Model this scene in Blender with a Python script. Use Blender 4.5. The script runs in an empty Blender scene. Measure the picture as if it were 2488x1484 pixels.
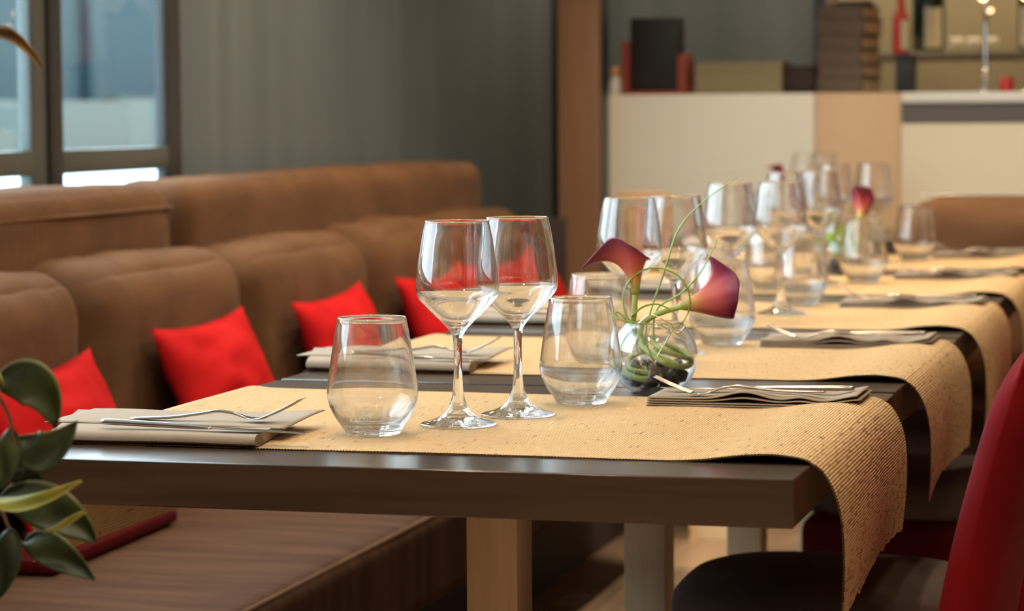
import bpy, bmesh, math, random
from mathutils import Vector, Matrix, noise
PI = math.pi
rnd = random.Random(7)
sc = bpy.context.scene
COL = sc.collection

# ------------------------------------------------------------------ camera, world, lights, exposure
cam = bpy.data.cameras.new('camera')
cam.sensor_width = 36.0
cam.lens = 36.0 * 6400 / 2488
cam.clip_start = 0.05
cam.dof.use_dof = True
cam.dof.focus_distance = 2.93
cam.dof.aperture_fstop = 6.6
co = bpy.data.objects.new('camera', cam)
COL.objects.link(co)
pit, yaw, rol = 0.0720625, 0.2627679, -0.006
fwd = Vector((-math.sin(yaw) * math.cos(pit), math.cos(yaw) * math.cos(pit), -math.sin(pit)))
rgt = Vector((math.cos(yaw), math.sin(yaw), 0))
upv = rgt.cross(fwd)
r2 = math.cos(rol) * rgt + math.sin(rol) * upv
u2 = -math.sin(rol) * rgt + math.cos(rol) * upv
M = Matrix((r2, u2, -fwd)).transposed().to_4x4()
M.translation = Vector((0.391, -2.488, 1.100))
co.matrix_world = M
sc.camera = co

w = bpy.data.worlds.new('sky')
sc.world = w
w.use_nodes = True
bg = w.node_tree.nodes['Background']
bg.inputs[0].default_value = (0.74, 0.88, 1.0, 1)
bg.inputs[1].default_value = 7.5

def light(name, kind, loc, energy, color, size=0.04, aim=None, spot=None, portal=False, sx=None, sy=None):
    l = bpy.data.lights.new(name, kind)
    l.energy = energy
    l.color = color
    if kind == 'AREA':
        l.shape = 'RECTANGLE'; l.size = sx; l.size_y = sy
        l.cycles.is_portal = portal
    else:
        l.shadow_soft_size = size
    if kind == 'SPOT':
        l.spot_size = spot; l.spot_blend = 0.7
    o = bpy.data.objects.new(name, l)
    COL.objects.link(o)
    o.location = loc
    if aim is not None:
        o.rotation_euler = (Vector(aim) - Vector(loc)).to_track_quat('-Z', 'Y').to_euler()
    return o

WARM = (1.0, 0.80, 0.55)
LAMPS = [(-0.55, -0.9, 24), (0.35, -0.9, 20), (-0.6, 0.75, 18), (-0.6, 2.4, 18), (-0.6, 4.0, 18), (0.15, 1.6, 14), (0.15, 3.3, 14),
         (-1.45, 6.6, 30), (-0.95, 3.95, 34), (0.6, 3.9, 28), (-1.25, 2.9, 20), (-1.2, -2.2, 20), (0.2, -2.8, 22)]
for i, (x, y, e) in enumerate(LAMPS):
    for dy in (-.14, .14):
        light('ceiling_lamp', 'SPOT', (x, y + dy, 2.72), e * 1.15, WARM, 0.045, (x, y + dy, 0), math.radians(130))
light('backbar_lamp', 'SPOT', (0.1, 6.9, 2.6), 60, (1.0, 0.72, 0.42), 0.05, (0.1, 7.5, 1.0), math.radians(120))
light('window_portal', 'AREA', (-1.90, 1.25, 1.42), 1.0, (1, 1, 1), portal=True, sx=3.9, sy=2.6, aim=(0, 1.25, 1.42))
light('side_fill', 'POINT', (1.05, -1.75, 0.50), 15, (1.0, 0.76, 0.48), 0.09)  # added fill with no fixture, brightens the table edge and oak columns

light('cabinet_fill', 'SPOT', (-0.72, 3.45, 0.40), 14, (1.0, 0.80, 0.55), 0.04, (-0.86, 4.17, 0.10), math.radians(70))  # added spot with no fixture, brightens the cream cabinet under the far tables
sc.view_settings.view_transform = 'Standard'
sc.view_settings.look = 'None'
sc.view_settings.exposure = 0.34
sc.view_settings.gamma = 1.0
sc.view_settings.use_curve_mapping = False
cy = sc.cycles
cy.use_denoising = True
cy.max_bounces = 20
cy.diffuse_bounces = 4
cy.glossy_bounces = 6
cy.transmission_bounces = 20
cy.transparent_max_bounces = 40
cy.caustics_reflective = False
cy.caustics_refractive = True
cy.blur_glossy = 0.5
cy.sample_clamp_indirect = 12.0

# ------------------------------------------------------------------ helpers
def tag(o, label=None, cat=None, group=None, kind=None):
    if label: o['label'] = label
    if cat: o['category'] = cat
    if group: o['group'] = group
    if kind: o['kind'] = kind
    return o

def empty(name, loc=(0, 0, 0), label=None, cat=None, group=None, rz=0.0):
    o = bpy.data.objects.new(name, None)
    o.empty_display_size = 0.05
    COL.objects.link(o)
    o.location = loc
    o.rotation_euler = (0, 0, rz)
    return tag(o, label, cat, group)

def mesh(name, V, F, mat, smooth=True, uv=None):
    me = bpy.data.meshes.new(name)
    me.from_pydata([tuple(v) for v in V], [], F)
    me.materials.append(mat)
    if smooth:
        me.polygons.foreach_set('use_smooth', [True] * len(me.polygons))
    if uv:
        l = me.uv_layers.new(name='uv')
        for p in me.polygons:
            for li in p.loop_indices:
                l.data[li].uv = uv[me.loops[li].vertex_index]
    me.update()
    return me

def put(name, me, parent=None, loc=(0, 0, 0), rot=(0, 0, 0)):
    o = bpy.data.objects.new(name, me)
    COL.objects.link(o)
    o.location = loc
    o.rotation_euler = rot
    if parent is not None: o.parent = parent
    return o

def fix_normals(me):
    b = bmesh.new(); b.from_mesh(me)
    bmesh.ops.recalc_face_normals(b, faces=b.faces)
    b.to_mesh(me); b.free()

def from_bm(name, b, mat, smooth=False, angle=None):
    bmesh.ops.recalc_face_normals(b, faces=b.faces)
    me = bpy.data.meshes.new(name)
    b.to_mesh(me); b.free()
    me.materials.append(mat)
    if smooth:
        me.polygons.foreach_set('use_smooth', [True] * len(me.polygons))
        if angle:
            me.set_sharp_from_angle(angle=angle)
    return me

def add_box(b, lo, hi, M=None):
    lo, hi = Vector(lo), Vector(hi)
    vs = [b.verts.new(Vector((x, y, z)) if M is None else M @ Vector((x, y, z))) for x in (lo.x, hi.x) for y in (lo.y, hi.y) for z in (lo.z, hi.z)]
    for f in ((0, 1, 3, 2), (4, 6, 7, 5), (0, 4, 5, 1), (2, 3, 7, 6), (0, 2, 6, 4), (1, 5, 7, 3)):
        b.faces.new([vs[i] for i in f])
    return vs

def box_me(name, lo, hi, mat, bev=0.0, seg=2, M=None):
    b = bmesh.new()
    add_box(b, lo, hi, M)
    if bev > 0:
        bmesh.ops.bevel(b, geom=list(b.edges), offset=bev, segments=seg, profile=0.5, affect='EDGES')
    return from_bm(name, b, mat, bev > 0, math.radians(40))

def box(name, lo, hi, mat, parent=None, bev=0.0, seg=2, M=None):
    return put(name, box_me(name, lo, hi, mat, bev, seg, M), parent)

def lathe_me(name, prof, mat, n=48, closed=False):
    V, F, rings = [], [], []
    for (r, z) in prof:
        if r < 1e-6:
            rings.append([len(V)]); V.append((0, 0, z))
        else:
            rings.append(list(range(len(V), len(V) + n)))
            V += [(r * math.cos(2 * PI * k / n), r * math.sin(2 * PI * k / n), z) for k in range(n)]
    for A, B in zip(rings[:-1], rings[1:]):
        for k in range(n):
            k2 = (k + 1) % n
            if len(A) == 1 and len(B) == 1: continue
            if len(A) == 1: F.append((A[0], B[k2], B[k]))
            elif len(B) == 1: F.append((A[k], A[k2], B[0]))
            else: F.append((A[k], A[k2], B[k2], B[k]))
    return mesh(name, V, F, mat)

def spline(P, n=8):
    P = [Vector(p) for p in P]
    Q = [2 * P[0] - P[1]] + P + [2 * P[-1] - P[-2]]
    out = []
    for i in range(1, len(Q) - 2):
        a, b, c, d = Q[i - 1], Q[i], Q[i + 1], Q[i + 2]
        for k in range(n):
            t = k / n
            out.append(0.5 * ((2 * b) + (c - a) * t + (2 * a - 5 * b + 4 * c - d) * t * t + (3 * b - a - 3 * c + d) * t ** 3))
    out.append(P[-1])
    return out

def sp2(P, n=6):
    return [(v.x, v.y) for v in spline([(p[0], p[1], 0) for p in P], n)]

def tube_me(name, P, R, mat, n=10, flat=1.0, up=None):
    P = [Vector(p) for p in P]
    m = len(P)
    if not callable(R):
        R0 = R; R = (lambda t: R0)
    V, F = [], []
    T = [(P[min(i + 1, m - 1)] - P[max(i - 1, 0)]).normalized() for i in range(m)]
    nrm = T[0].orthogonal().normalized()
    if up is not None: nrm = (Vector(up) - T[0] * T[0].dot(Vector(up))).normalized()
    for i in range(m):
        nrm = (nrm - T[i] * nrm.dot(T[i])).normalized()
        bi = T[i].cross(nrm)
        r = R(i / (m - 1))
        for k in range(n):
            a = 2 * PI * k / n
            V.append(P[i] + nrm * (math.cos(a) * r * flat) + bi * (math.sin(a) * r))
    for i in range(m - 1):
        for k in range(n):
            k2 = (k + 1) % n
            F.append((i * n + k, i * n + k2, (i + 1) * n + k2, (i + 1) * n + k))
    F.append(tuple(range(n - 1, -1, -1)))
    F.append(tuple((m - 1) * n + k for k in range(n)))
    return mesh(name, V, F, mat)

def copy_tree(o, parent=None):
    c = o.copy(); COL.objects.link(c)
    if parent is not None: c.parent = parent
    for ch in list(o.children): copy_tree(ch, c)
    return c

# ------------------------------------------------------------------ materials
def nodes(name):
    m = bpy.data.materials.new(name); m.use_nodes = True
    nt = m.node_tree
    return m, nt, nt.nodes['Principled BSDF']

def nd(nt, t, **kw):
    n = nt.nodes.new(t)
    for k, v in kw.items(): setattr(n, k, v)
    return n

def mat(name, col, rough=0.6, metal=0.0, col2=None, scale=(8, 8, 8), detail=3.0, bump=0.0, bscale=None, spec=0.5, sheen=0.0, coat=0.0, lo=0.35, hi=0.65, trans=0.0):
    m, nt, p = nodes(name)
    L = nt.links.new
    p.inputs['Base Color'].default_value = (*col, 1)
    p.inputs['Roughness'].default_value = rough
    p.inputs['Metallic'].default_value = metal
    p.inputs['Specular IOR Level'].default_value = spec
    p.inputs['Sheen Weight'].default_value = sheen
    p.inputs['Coat Weight'].default_value = coat; p.inputs['Coat Roughness'].default_value = 0.22
    tc = nd(nt, 'ShaderNodeTexCoord')
    if col2 is not None:
        mp = nd(nt, 'ShaderNodeMapping'); mp.inputs['Scale'].default_value = scale
        nz = nd(nt, 'ShaderNodeTexNoise'); nz.inputs['Scale'].default_value = 1.0; nz.inputs['Detail'].default_value = detail
        rp = nd(nt, 'ShaderNodeValToRGB')
        rp.color_ramp.elements[0].position = lo; rp.color_ramp.elements[0].color = (*col, 1)
        rp.color_ramp.elements[1].position = hi; rp.color_ramp.elements[1].color = (*col2, 1)
        L(tc.outputs['Object'], mp.inputs[0]); L(mp.outputs[0], nz.inputs['Vector']); L(nz.outputs['Fac'], rp.inputs[0]); L(rp.outputs[0], p.inputs['Base Color'])
    if bump > 0:
        mp2 = nd(nt, 'ShaderNodeMapping'); mp2.inputs['Scale'].default_value = bscale or scale
        n2 = nd(nt, 'ShaderNodeTexNoise'); n2.inputs['Scale'].default_value = 1.0; n2.inputs['Detail'].default_value = 4.0
        bp = nd(nt, 'ShaderNodeBump'); bp.inputs['Strength'].default_value = bump; bp.inputs['Distance'].default_value = 0.01
        L(tc.outputs['Object'], mp2.inputs[0]); L(mp2.outputs[0], n2.inputs['Vector']); L(n2.outputs['Fac'], bp.inputs['Height']); L(bp.outputs[0], p.inputs['Normal'])
    return m

def glass_mat(name, tint=(1, 1, 1), clear=0.12):
    m, nt, p = nodes(name)
    L = nt.links.new
    g = nd(nt, 'ShaderNodeBsdfGlass'); g.inputs['IOR'].default_value = 1.5; g.inputs['Roughness'].default_value = 0.0
    g.inputs['Color'].default_value = (*tint, 1)
    t = nd(nt, 'ShaderNodeBsdfTransparent'); t.inputs['Color'].default_value = (*tint, 1)
    mx = nd(nt, 'ShaderNodeMixShader'); mx.inputs[0].default_value = clear
    L(g.outputs[0], mx.inputs[1]); L(t.outputs[0], mx.inputs[2])
    L(mx.outputs[0], nt.nodes['Material Output'].inputs['Surface'])
    return m

def pane_mat(name, tint=(0.93, 0.97, 0.97)):
    m, nt, p = nodes(name)
    L = nt.links.new
    fr = nd(nt, 'ShaderNodeFresnel')
    ge = nd(nt, 'ShaderNodeNewGeometry')      # both faces of the thin pane reflect alike
    io = nd(nt, 'ShaderNodeMapRange'); io.inputs['To Min'].default_value = 1.5; io.inputs['To Max'].default_value = 1 / 1.5
    L(ge.outputs['Backfacing'], io.inputs['Value']); L(io.outputs[0], fr.inputs['IOR'])
    t = nd(nt, 'ShaderNodeBsdfTransparent'); t.inputs['Color'].default_value = (*tint, 1)
    g = nd(nt, 'ShaderNodeBsdfGlossy'); g.inputs['Roughness'].default_value = 0.0
    mx = nd(nt, 'ShaderNodeMixShader')
    L(fr.outputs[0], mx.inputs[0]); L(t.outputs[0], mx.inputs[1]); L(g.outputs[0], mx.inputs[2])
    L(mx.outputs[0], nt.nodes['Material Output'].inputs['Surface'])
    return m

def emit_mat(name, col, s):
    m, nt, p = nodes(name)
    p.inputs['Base Color'].default_value = (*col, 1)
    p.inputs['Emission Color'].default_value = (*col, 1)
    p.inputs['Emission Strength'].default_value = s
    return m

def runner_mat():
    m, nt, p = nodes('woven_bamboo')
    L = nt.links.new
    p.inputs['Roughness'].default_value = 0.55
    uvn = nd(nt, 'ShaderNodeUVMap'); uvn.uv_map = 'uv'
    sep = nd(nt, 'ShaderNodeSeparateXYZ'); L(uvn.outputs[0], sep.inputs[0])
    # one random number per slat, stretched noise along the slat
    fl = nd(nt, 'ShaderNodeMath', operation='FLOOR'); L(sep.outputs[0], fl.inputs[0])
    cmb = nd(nt, 'ShaderNodeCombineXYZ')
    k1 = nd(nt, 'ShaderNodeMath', operation='MULTIPLY'); k1.inputs[1].default_value = 7.31; L(fl.outputs[0], k1.inputs[0])
    k2 = nd(nt, 'ShaderNodeMath', operation='MULTIPLY'); k2.inputs[1].default_value = 42.0; L(sep.outputs[1], k2.inputs[0])
    L(k1.outputs[0], cmb.inputs[0]); L(k2.outputs[0], cmb.inputs[1])
    nz = nd(nt, 'ShaderNodeTexNoise'); nz.inputs['Scale'].default_value = 1.0; nz.inputs['Detail'].default_value = 1.0
    L(cmb.outputs[0], nz.inputs['Vector'])
    # denser dark dashes painted towards the chair end, for shaded gaps in the weave
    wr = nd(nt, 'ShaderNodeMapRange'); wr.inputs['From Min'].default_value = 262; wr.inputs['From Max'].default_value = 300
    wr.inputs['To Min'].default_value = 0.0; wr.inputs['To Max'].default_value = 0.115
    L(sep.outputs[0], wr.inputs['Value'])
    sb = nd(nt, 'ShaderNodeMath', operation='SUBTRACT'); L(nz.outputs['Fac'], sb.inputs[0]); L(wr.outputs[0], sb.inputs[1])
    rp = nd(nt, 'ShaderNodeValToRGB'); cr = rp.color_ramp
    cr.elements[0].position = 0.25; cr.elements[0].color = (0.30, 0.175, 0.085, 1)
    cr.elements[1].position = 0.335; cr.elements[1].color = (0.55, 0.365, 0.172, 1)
    e = cr.elements.new(0.60); e.color = (0.62, 0.425, 0.215, 1)
    e = cr.elements.new(0.72); e.color = (0.63, 0.435, 0.222, 1)
    e = cr.elements.new(0.76); e.color = (0.82, 0.66, 0.42, 1)
    L(sb.outputs[0], rp.inputs[0])
    # darker thread between the slats
    fr = nd(nt, 'ShaderNodeMath', operation='FRACT'); L(sep.outputs[0], fr.inputs[0])
    ab = nd(nt, 'ShaderNodeMath', operation='SUBTRACT'); ab.inputs[1].default_value = 0.5; L(fr.outputs[0], ab.inputs[0])
    ab2 = nd(nt, 'ShaderNodeMath', operation='ABSOLUTE'); L(ab.outputs[0], ab2.inputs[0])
    mr = nd(nt, 'ShaderNodeMapRange'); mr.inputs['From Min'].default_value = 0.36; mr.inputs['From Max'].default_value = 0.5
    mr.inputs['To Min'].default_value = 0.0; mr.inputs['To Max'].default_value = 0.8
    L(ab2.outputs[0], mr.inputs['Value'])
    mx = nd(nt, 'ShaderNodeMix', data_type='RGBA'); mx.inputs['B'].default_value = (0.33, 0.19, 0.09, 1)
    L(mr.outputs[0], mx.inputs['Factor']); L(rp.outputs[0], mx.inputs['A'])
    L(mx.outputs['Result'], p.inputs['Base Color'])
    return m

MT = {}
MT['glass'] = glass_mat('clear_glass')
MT['pane'] = pane_mat('window_glass')
MT['table'] = mat('dark_walnut', (0.034, 0.019, 0.0115), 0.28, col2=(0.055, 0.032, 0.020), scale=(3, 60, 60), bump=0.04, bscale=(4, 160, 160), coat=0.5)
MT['leg'] = mat('oak_column', (0.60, 0.43, 0.26), 0.5, col2=(0.70, 0.51, 0.32), scale=(90, 90, 4), bump=0.03)
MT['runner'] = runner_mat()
MT['napkin'] = mat('taupe_paper', (0.295, 0.23, 0.17), 0.85, col2=(0.325, 0.256, 0.19), scale=(40, 40, 40), bump=0.08, bscale=(220, 220, 220))
MT['steel'] = mat('polished_steel', (0.46, 0.42, 0.38), 0.2, 1.0)
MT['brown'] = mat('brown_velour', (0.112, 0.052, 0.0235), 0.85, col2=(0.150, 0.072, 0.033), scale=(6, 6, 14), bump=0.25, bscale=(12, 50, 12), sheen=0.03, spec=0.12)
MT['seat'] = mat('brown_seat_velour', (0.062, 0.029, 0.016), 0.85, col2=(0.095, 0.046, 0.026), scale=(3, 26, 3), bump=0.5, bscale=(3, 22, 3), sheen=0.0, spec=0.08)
MT['red'] = mat('red_cotton', (0.44, 0.007, 0.009), 0.9, col2=(0.54, 0.012, 0.014), scale=(9, 9, 9), bump=0.35, bscale=(11, 11, 11), spec=0.08)
MT['redchair'] = mat('crimson_velvet', (0.18, 0.003, 0.006), 0.85, col2=(0.10, 0.002, 0.004), scale=(4, 4, 3), bump=0.1, spec=0.12, sheen=0.0)
MT['darkred'] = mat('dark_red_cloth', (0.075, 0.003, 0.004), 0.9, spec=0.1)
MT['chairseat'] = mat('dark_brown_velour', (0.075, 0.045, 0.032), 0.8, col2=(0.095, 0.058, 0.04), scale=(12, 12, 12), bump=0.15, bscale=(90, 90, 90))
MT['darkwood'] = mat('dark_stained_wood', (0.03, 0.018, 0.012), 0.4)
MT['laminate'] = mat('grey_laminate', (0.098, 0.118, 0.132), 0.55, col2=(0.138, 0.163, 0.180), scale=(9, 9, .5), detail=5, lo=0.3, hi=0.7)
MT['blackframe'] = mat('dark_frame', (0.030, 0.031, 0.033), 0.45)
MT['alu'] = mat('grey_aluminium', (0.105, 0.118, 0.115), 0.4, 0.3)
MT['pillar'] = mat('brown_column', (0.24, 0.125, 0.065), 0.6, col2=(0.27, 0.145, 0.08), scale=(30, 30, 2))
MT['floor'] = mat('tan_floor', (0.40, 0.27, 0.18), 0.35, col2=(0.46, 0.32, 0.215), scale=(1.5, 6, 1))
MT['ceil'] = mat('ceiling_paint', (0.62, 0.58, 0.52), 0.9)
MT['wallpaint'] = mat('warm_wall_paint', (0.26, 0.18, 0.11), 0.85, col2=(0.28, 0.195, 0.12), scale=(2, 2, 2))
MT['olive'] = mat('olive_backbar', (0.31, 0.27, 0.175), 0.6, col2=(0.37, 0.33, 0.225), scale=(3, 3, 3))
MT['white'] = mat('white_lacquer', (0.76, 0.74, 0.66), 0.4)
MT['tan'] = mat('tan_lacquer', (0.62, 0.42, 0.25), 0.45)
MT['cream'] = mat('cream_lacquer', (0.70, 0.60, 0.43), 0.45)
MT['band'] = mat('grey_band', (0.115, 0.10, 0.095), 0.5)
MT['facade'] = mat('blue_grey_render', (0.0085, 0.026, 0.032), 0.9, col2=(0.0100, 0.029, 0.034), scale=(.6, .6, .6))
MT['parapet'] = mat('pale_render', (0.044, 0.060, 0.053), 0.9)
MT['paving'] = mat('pale_paving', (0.62, 0.70, 0.70), 0.9)
MT['black'] = mat('matt_black', (0.012, 0.013, 0.012), 0.6)
MT['redframe'] = mat('red_brown_wood', (0.27, 0.05, 0.035), 0.5)
MT['paperstack'] = mat('beige_paper', (0.36, 0.30, 0.18), 0.9, col2=(0.30, 0.25, 0.15), scale=(2, 2, 240))
MT['boxbrown'] = mat('brown_board', (0.115, 0.078, 0.055), 0.8, col2=(0.14, 0.095, 0.065), scale=(10, 10, 60))
MT['boxtan'] = mat('tan_board', (0.48, 0.33, 0.20), 0.8)
MT['boxdark'] = mat('dark_board', (0.028, 0.016, 0.012), 0.8)
MT['bottle'] = mat('dark_green_glass', (0.006, 0.012, 0.008), 0.08, spec=0.8)
MT['label'] = mat('cream_label', (0.62, 0.55, 0.42), 0.7)
MT['redlabel'] = mat('red_label', (0.52, 0.04, 0.035), 0.5)
MT['palegreen'] = mat('pale_green_label', (0.50, 0.48, 0.28), 0.6)
MT['candle'] = mat('red_candle_glass', (0.45, 0.004, 0.006), 0.15)
MT['chrome'] = mat('chrome', (0.7, 0.68, 0.66), 0.08, 1.0)
MT['glint'] = emit_mat('warm_glint', (1.0, 0.62, 0.22), 9.0)  # glowing beads that stand in for reflections on the chrome
MT['glint2'] = emit_mat('dim_glint', (1.0, 0.52, 0.26), 5.0)  # dimmer glow for the weaker reflection
MT['china'] = mat('white_china', (0.60, 0.58, 0.50), 0.3)
MT['orange'] = mat('orange_cap', (0.62, 0.27, 0.06), 0.5)
MT['whiteplastic'] = mat('white_plastic', (0.62, 0.64, 0.62), 0.4)
MT['leaf'] = mat('dark_leaf', (0.010, 0.022, 0.008), 0.5, col2=(0.035, 0.060, 0.016), scale=(30, 30, 30), lo=0.4, hi=0.7)
MT['leafpale'] = mat('pale_leaf', (0.20, 0.24, 0.055), 0.4, col2=(0.42, 0.36, 0.06), scale=(20, 20, 20))
MT['leafedge'] = mat('leaf_margin', (0.07, 0.09, 0.03), 0.45, col2=(0.14, 0.14, 0.045), scale=(40, 40, 40))
MT['leafdry'] = mat('dry_leaf', (0.30, 0.17, 0.045), 0.6, col2=(0.10, 0.06, 0.02), scale=(50, 50, 50))
MT['twig'] = mat('brown_twig', (0.11, 0.06, 0.03), 0.7)
MT['pot'] = mat('grey_pot', (0.12, 0.11, 0.10), 0.6)
MT['soil'] = mat('soil', (0.03, 0.02, 0.013), 0.95, bump=0.6, bscale=(60, 60, 60))
MT['greenstem'] = mat('lily_stem', (0.33, 0.43, 0.08), 0.4, col2=(0.42, 0.52, 0.17), scale=(30, 30, 30))
MT['grass'] = mat('grass_green', (0.24, 0.36, 0.04), 0.45)
MT['stone'] = mat('black_stone', (0.014, 0.010, 0.008), 0.25, col2=(0.045, 0.030, 0.025), scale=(60, 60, 60), spec=0.6)
MT['wire'] = mat('gold_wire', (0.70, 0.58, 0.38), 0.25, 1.0)
MT['spadix'] = mat('spadix_yellow', (0.6, 0.33, 0.06), 0.6)
MT['rededge'] = mat('red_cover', (0.060, 0.003, 0.004), 0.9, spec=0.05)
MT['woodtan'] = mat('honey_wood', (0.50, 0.27, 0.10), 0.45, col2=(0.56, 0.32, 0.13), scale=(4, 40, 40))

def spathe_mat():
    m, nt, p = nodes('calla_purple')
    L = nt.links.new
    p.inputs['Roughness'].default_value = 0.4
    p.inputs['Subsurface Weight'].default_value = 0.0
    uvn = nd(nt, 'ShaderNodeUVMap'); uvn.uv_map = 'uv'
    sep = nd(nt, 'ShaderNodeSeparateXYZ'); L(uvn.outputs[0], sep.inputs[0])
    rp = nd(nt, 'ShaderNodeValToRGB'); cr = rp.color_ramp
    cr.elements[0].position = 0.0; cr.elements[0].color = (0.26, 0.34, 0.06, 1)
    cr.elements[1].position = 0.20; cr.elements[1].color = (0.58, 0.30, 0.10, 1)
    e = cr.elements.new(0.36); e.color = (0.58, 0.13, 0.09, 1)
    e = cr.elements.new(0.66); e.color = (0.46, 0.065, 0.085, 1)
    e = cr.elements.new(0.9); e.color = (0.19, 0.02, 0.075, 1)
    nz = nd(nt, 'ShaderNodeTexNoise'); nz.inputs['Scale'].default_value = 14.0
    mp = nd(nt, 'ShaderNodeMapping'); mp.inputs['Scale'].default_value = (1.0, 0.15, 1)
    L(uvn.outputs[0], mp.inputs[0]); L(mp.outputs[0], nz.inputs['Vector'])
    ml = nd(nt, 'ShaderNodeMath', operation='MULTIPLY_ADD'); ml.inputs[1].default_value = 0.18; L(nz.outputs['Fac'], ml.inputs[0])
    sb = nd(nt, 'ShaderNodeMath', operation='SUBTRACT'); sb.inputs[1].default_value = 0.09
    L(sep.outputs[1], ml.inputs[2]); L(ml.outputs[0], sb.inputs[0]); L(sb.outputs[0], rp.inputs[0])
    L(rp.outputs[0], p.inputs['Base Color'])
    return m
MT['spathe'] = spathe_mat()

# ------------------------------------------------------------------ the room
XL, XR, YF, YB, ZC = -1.95, 3.2, -4.2, 7.6, 2.8
def structure(o): o['kind'] = 'structure'; return o
structure(box('floor', (XL - .3, YF - .1, -0.1), (XR + .1, YB + .1, 0), MT['floor']))
structure(box('ceiling', (XL - .3, YF - .1, ZC), (XR + .1, YB + .1, ZC + .1), MT['ceil']))
structure(box('wall_right', (XR, YF, 0), (XR + .1, YB, ZC), MT['wallpaint']))
structure(box('wall_front', (XL, YF - .1, 0), (XR, YF, ZC), MT['wallpaint']))
# left wall: grey laminate panels beyond the window; low sill and head around the glazing
wl = structure(box('wall_left', (XL - .015, 3.235, 0), (XL, YB, ZC), MT['laminate']))
box('side_wall', (XL - .12, YF, 0), (XL, -.65, ZC), MT['wallpaint'], wl)
box('sill_wall', (XL - .12, -.65, 0), (XL, 3.235, 0.12), MT['alu'], wl)
box('head_wall', (XL - .12, -.65, 2.72), (XL, 3.235, ZC), MT['alu'], wl)
structure(box('trim_1', (XL - .014, 3.135, 0.12), (XL + .012, 3.232, 2.72), MT['blackframe'], bev=.004))
structure(box('trim_2', (XL, 6.79, 0), (XL + .02, 6.93, ZC), MT['blackframe'], bev=.004))
# back wall: grey laminate left, olive backbar right
wb = structure(box('wall_back', (XL - .12, YB, 0), (XR, YB + .1, ZC), MT['laminate']))
structure(box('trim_3', (-0.868, 5.93, 0.0), (-0.822, 6.02, 2.8), MT['blackframe'], bev=.003))
structure(box('wall_backbar', (-1.03, YB - .06, 0), (XR, YB - .002, ZC), MT['olive']))
p = structure(box('pillar', (-1.585, 5.42, 0), (-1.452, 5.53, ZC), MT['pillar'], bev=.003))
box('edge_strip', (-1.452, 5.423, 0), (-1.449, 5.527, ZC), MT['blackframe'], p)

# window: mullions, transom, panes
win = structure(empty('window_1', (XL, 0, 0)))
for (a, b) in ((2.425, 2.50), (0.90, 0.97), (-.65, -.58)):
    box('mullion', (-.016, a, 0.12), (.014, b, 2.72), MT['alu'], win, bev=.004)
    box('mullion_cover', (-.016, b, 0.12), (.022, b + .062, 2.72), MT['blackframe'], win, bev=.004)
edges = [(-.515, .90), (1.035, 2.425), (2.562, 3.135)]
for (a, b) in edges:
    box('transom', (-.016, a, 0.983), (.020, b, 1.034), MT['alu'], win, bev=.004)
    box('pane', (-.008, a, 1.034), (-.003, b, 2.72), MT['pane'], win)
    box('pane', (-.008, a, 0.12), (-.003, b, 0.983), MT['pane'], win)

# outside the window
structure(box('ground', (-40, -12, -0.25), (XL - .31, 45, -0.15), MT['paving']))
o = empty('far_building', (-10.5, 24, -0.15), 'blue grey building behind the pale wall outside the window', 'building')
box('facade', (-14, -9, 0), (0.0, 14, 3.6), MT['facade'], o)
box('pilaster', (0.0, -2.35, 1.2), (0.10, -2.05, 3.6), MT['facade'], o, bev=.02)
box('ledge', (0.0, -1.95, 1.34), (0.25, 1.5, 1.46), MT['parapet'], o, bev=.02)
o = box('garden_wall', (-9.2, 13, -0.15), (-8.9, 38, 1.24), MT['parapet'], bev=.02)
o2 = box('planter_wall', (-7.6, 9, -0.15), (-7.3, 30, 0.72), MT['paving'], bev=.02)
tag(o2, 'white knee high wall seen in the slit under the window rail', 'wall')
tag(o, 'pale low wall standing outside the window in front of blue building', 'wall')

# ------------------------------------------------------------------ banquette
BE = 4.93
bq = empty('banquette', (-1.45, 2.0, 0), 'long brown upholstered banquette along the grey wall', 'banquette')
BY = 2.0
def soft_box_me(name, lo, hi, mat, r=0.05, seg=5, cuts=(6, 10, 6), puff=0.01, seed=0, wr=0.0, wdir=(1, 1, 1)):
    """rounded, slightly puffed and wrinkled cushion"""
    lo, hi = Vector(lo), Vector(hi); c = (lo + hi) / 2; h = (hi - lo) / 2
    b = bmesh.new()
    bmesh.ops.create_cube(b, size=2.0)
    bmesh.ops.subdivide_edges(b, edges=list(b.edges), cuts=cuts[0], use_grid_fill=True)
    n = cuts[0]
    for v in b.verts:
        u = Vector(v.co)
        # denser sampling towards the edges
        q = Vector([math.copysign(1 - (1 - abs(t)) ** 1.6, t) for t in u])
        P = Vector((q.x * h.x, q.y * h.y, q.z * h.z))
        inner = Vector([max(-(hh - r), min(hh - r, pp)) for pp, hh in zip(P, h)])
        d = P - inner
        nrm = d.normalized() if d.length > 1e-6 else Vector((0, 0, 0))
        if d.length > 1e-6: P = inner + nrm * r
        bulge = puff * (1 - abs(q.y) ** 2) * (1 - 0.5 * abs(q.z) ** 3)
        P.x += bulge * (1 if u.x > 0.99 else 0)
        P.z += bulge * (1 if u.z > 0.99 else 0) * (1 - q.x ** 4)
        if wr > 0:
            wv = Vector((P.x * wdir[0], (P.y) * wdir[1], P.z * wdir[2])) + Vector((seed * 3.7, seed * 1.3, seed))
            P += nrm * (noise.noise(wv) * wr)
        v.co = P + c
    return from_bm(name, b, mat, True)

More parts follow.
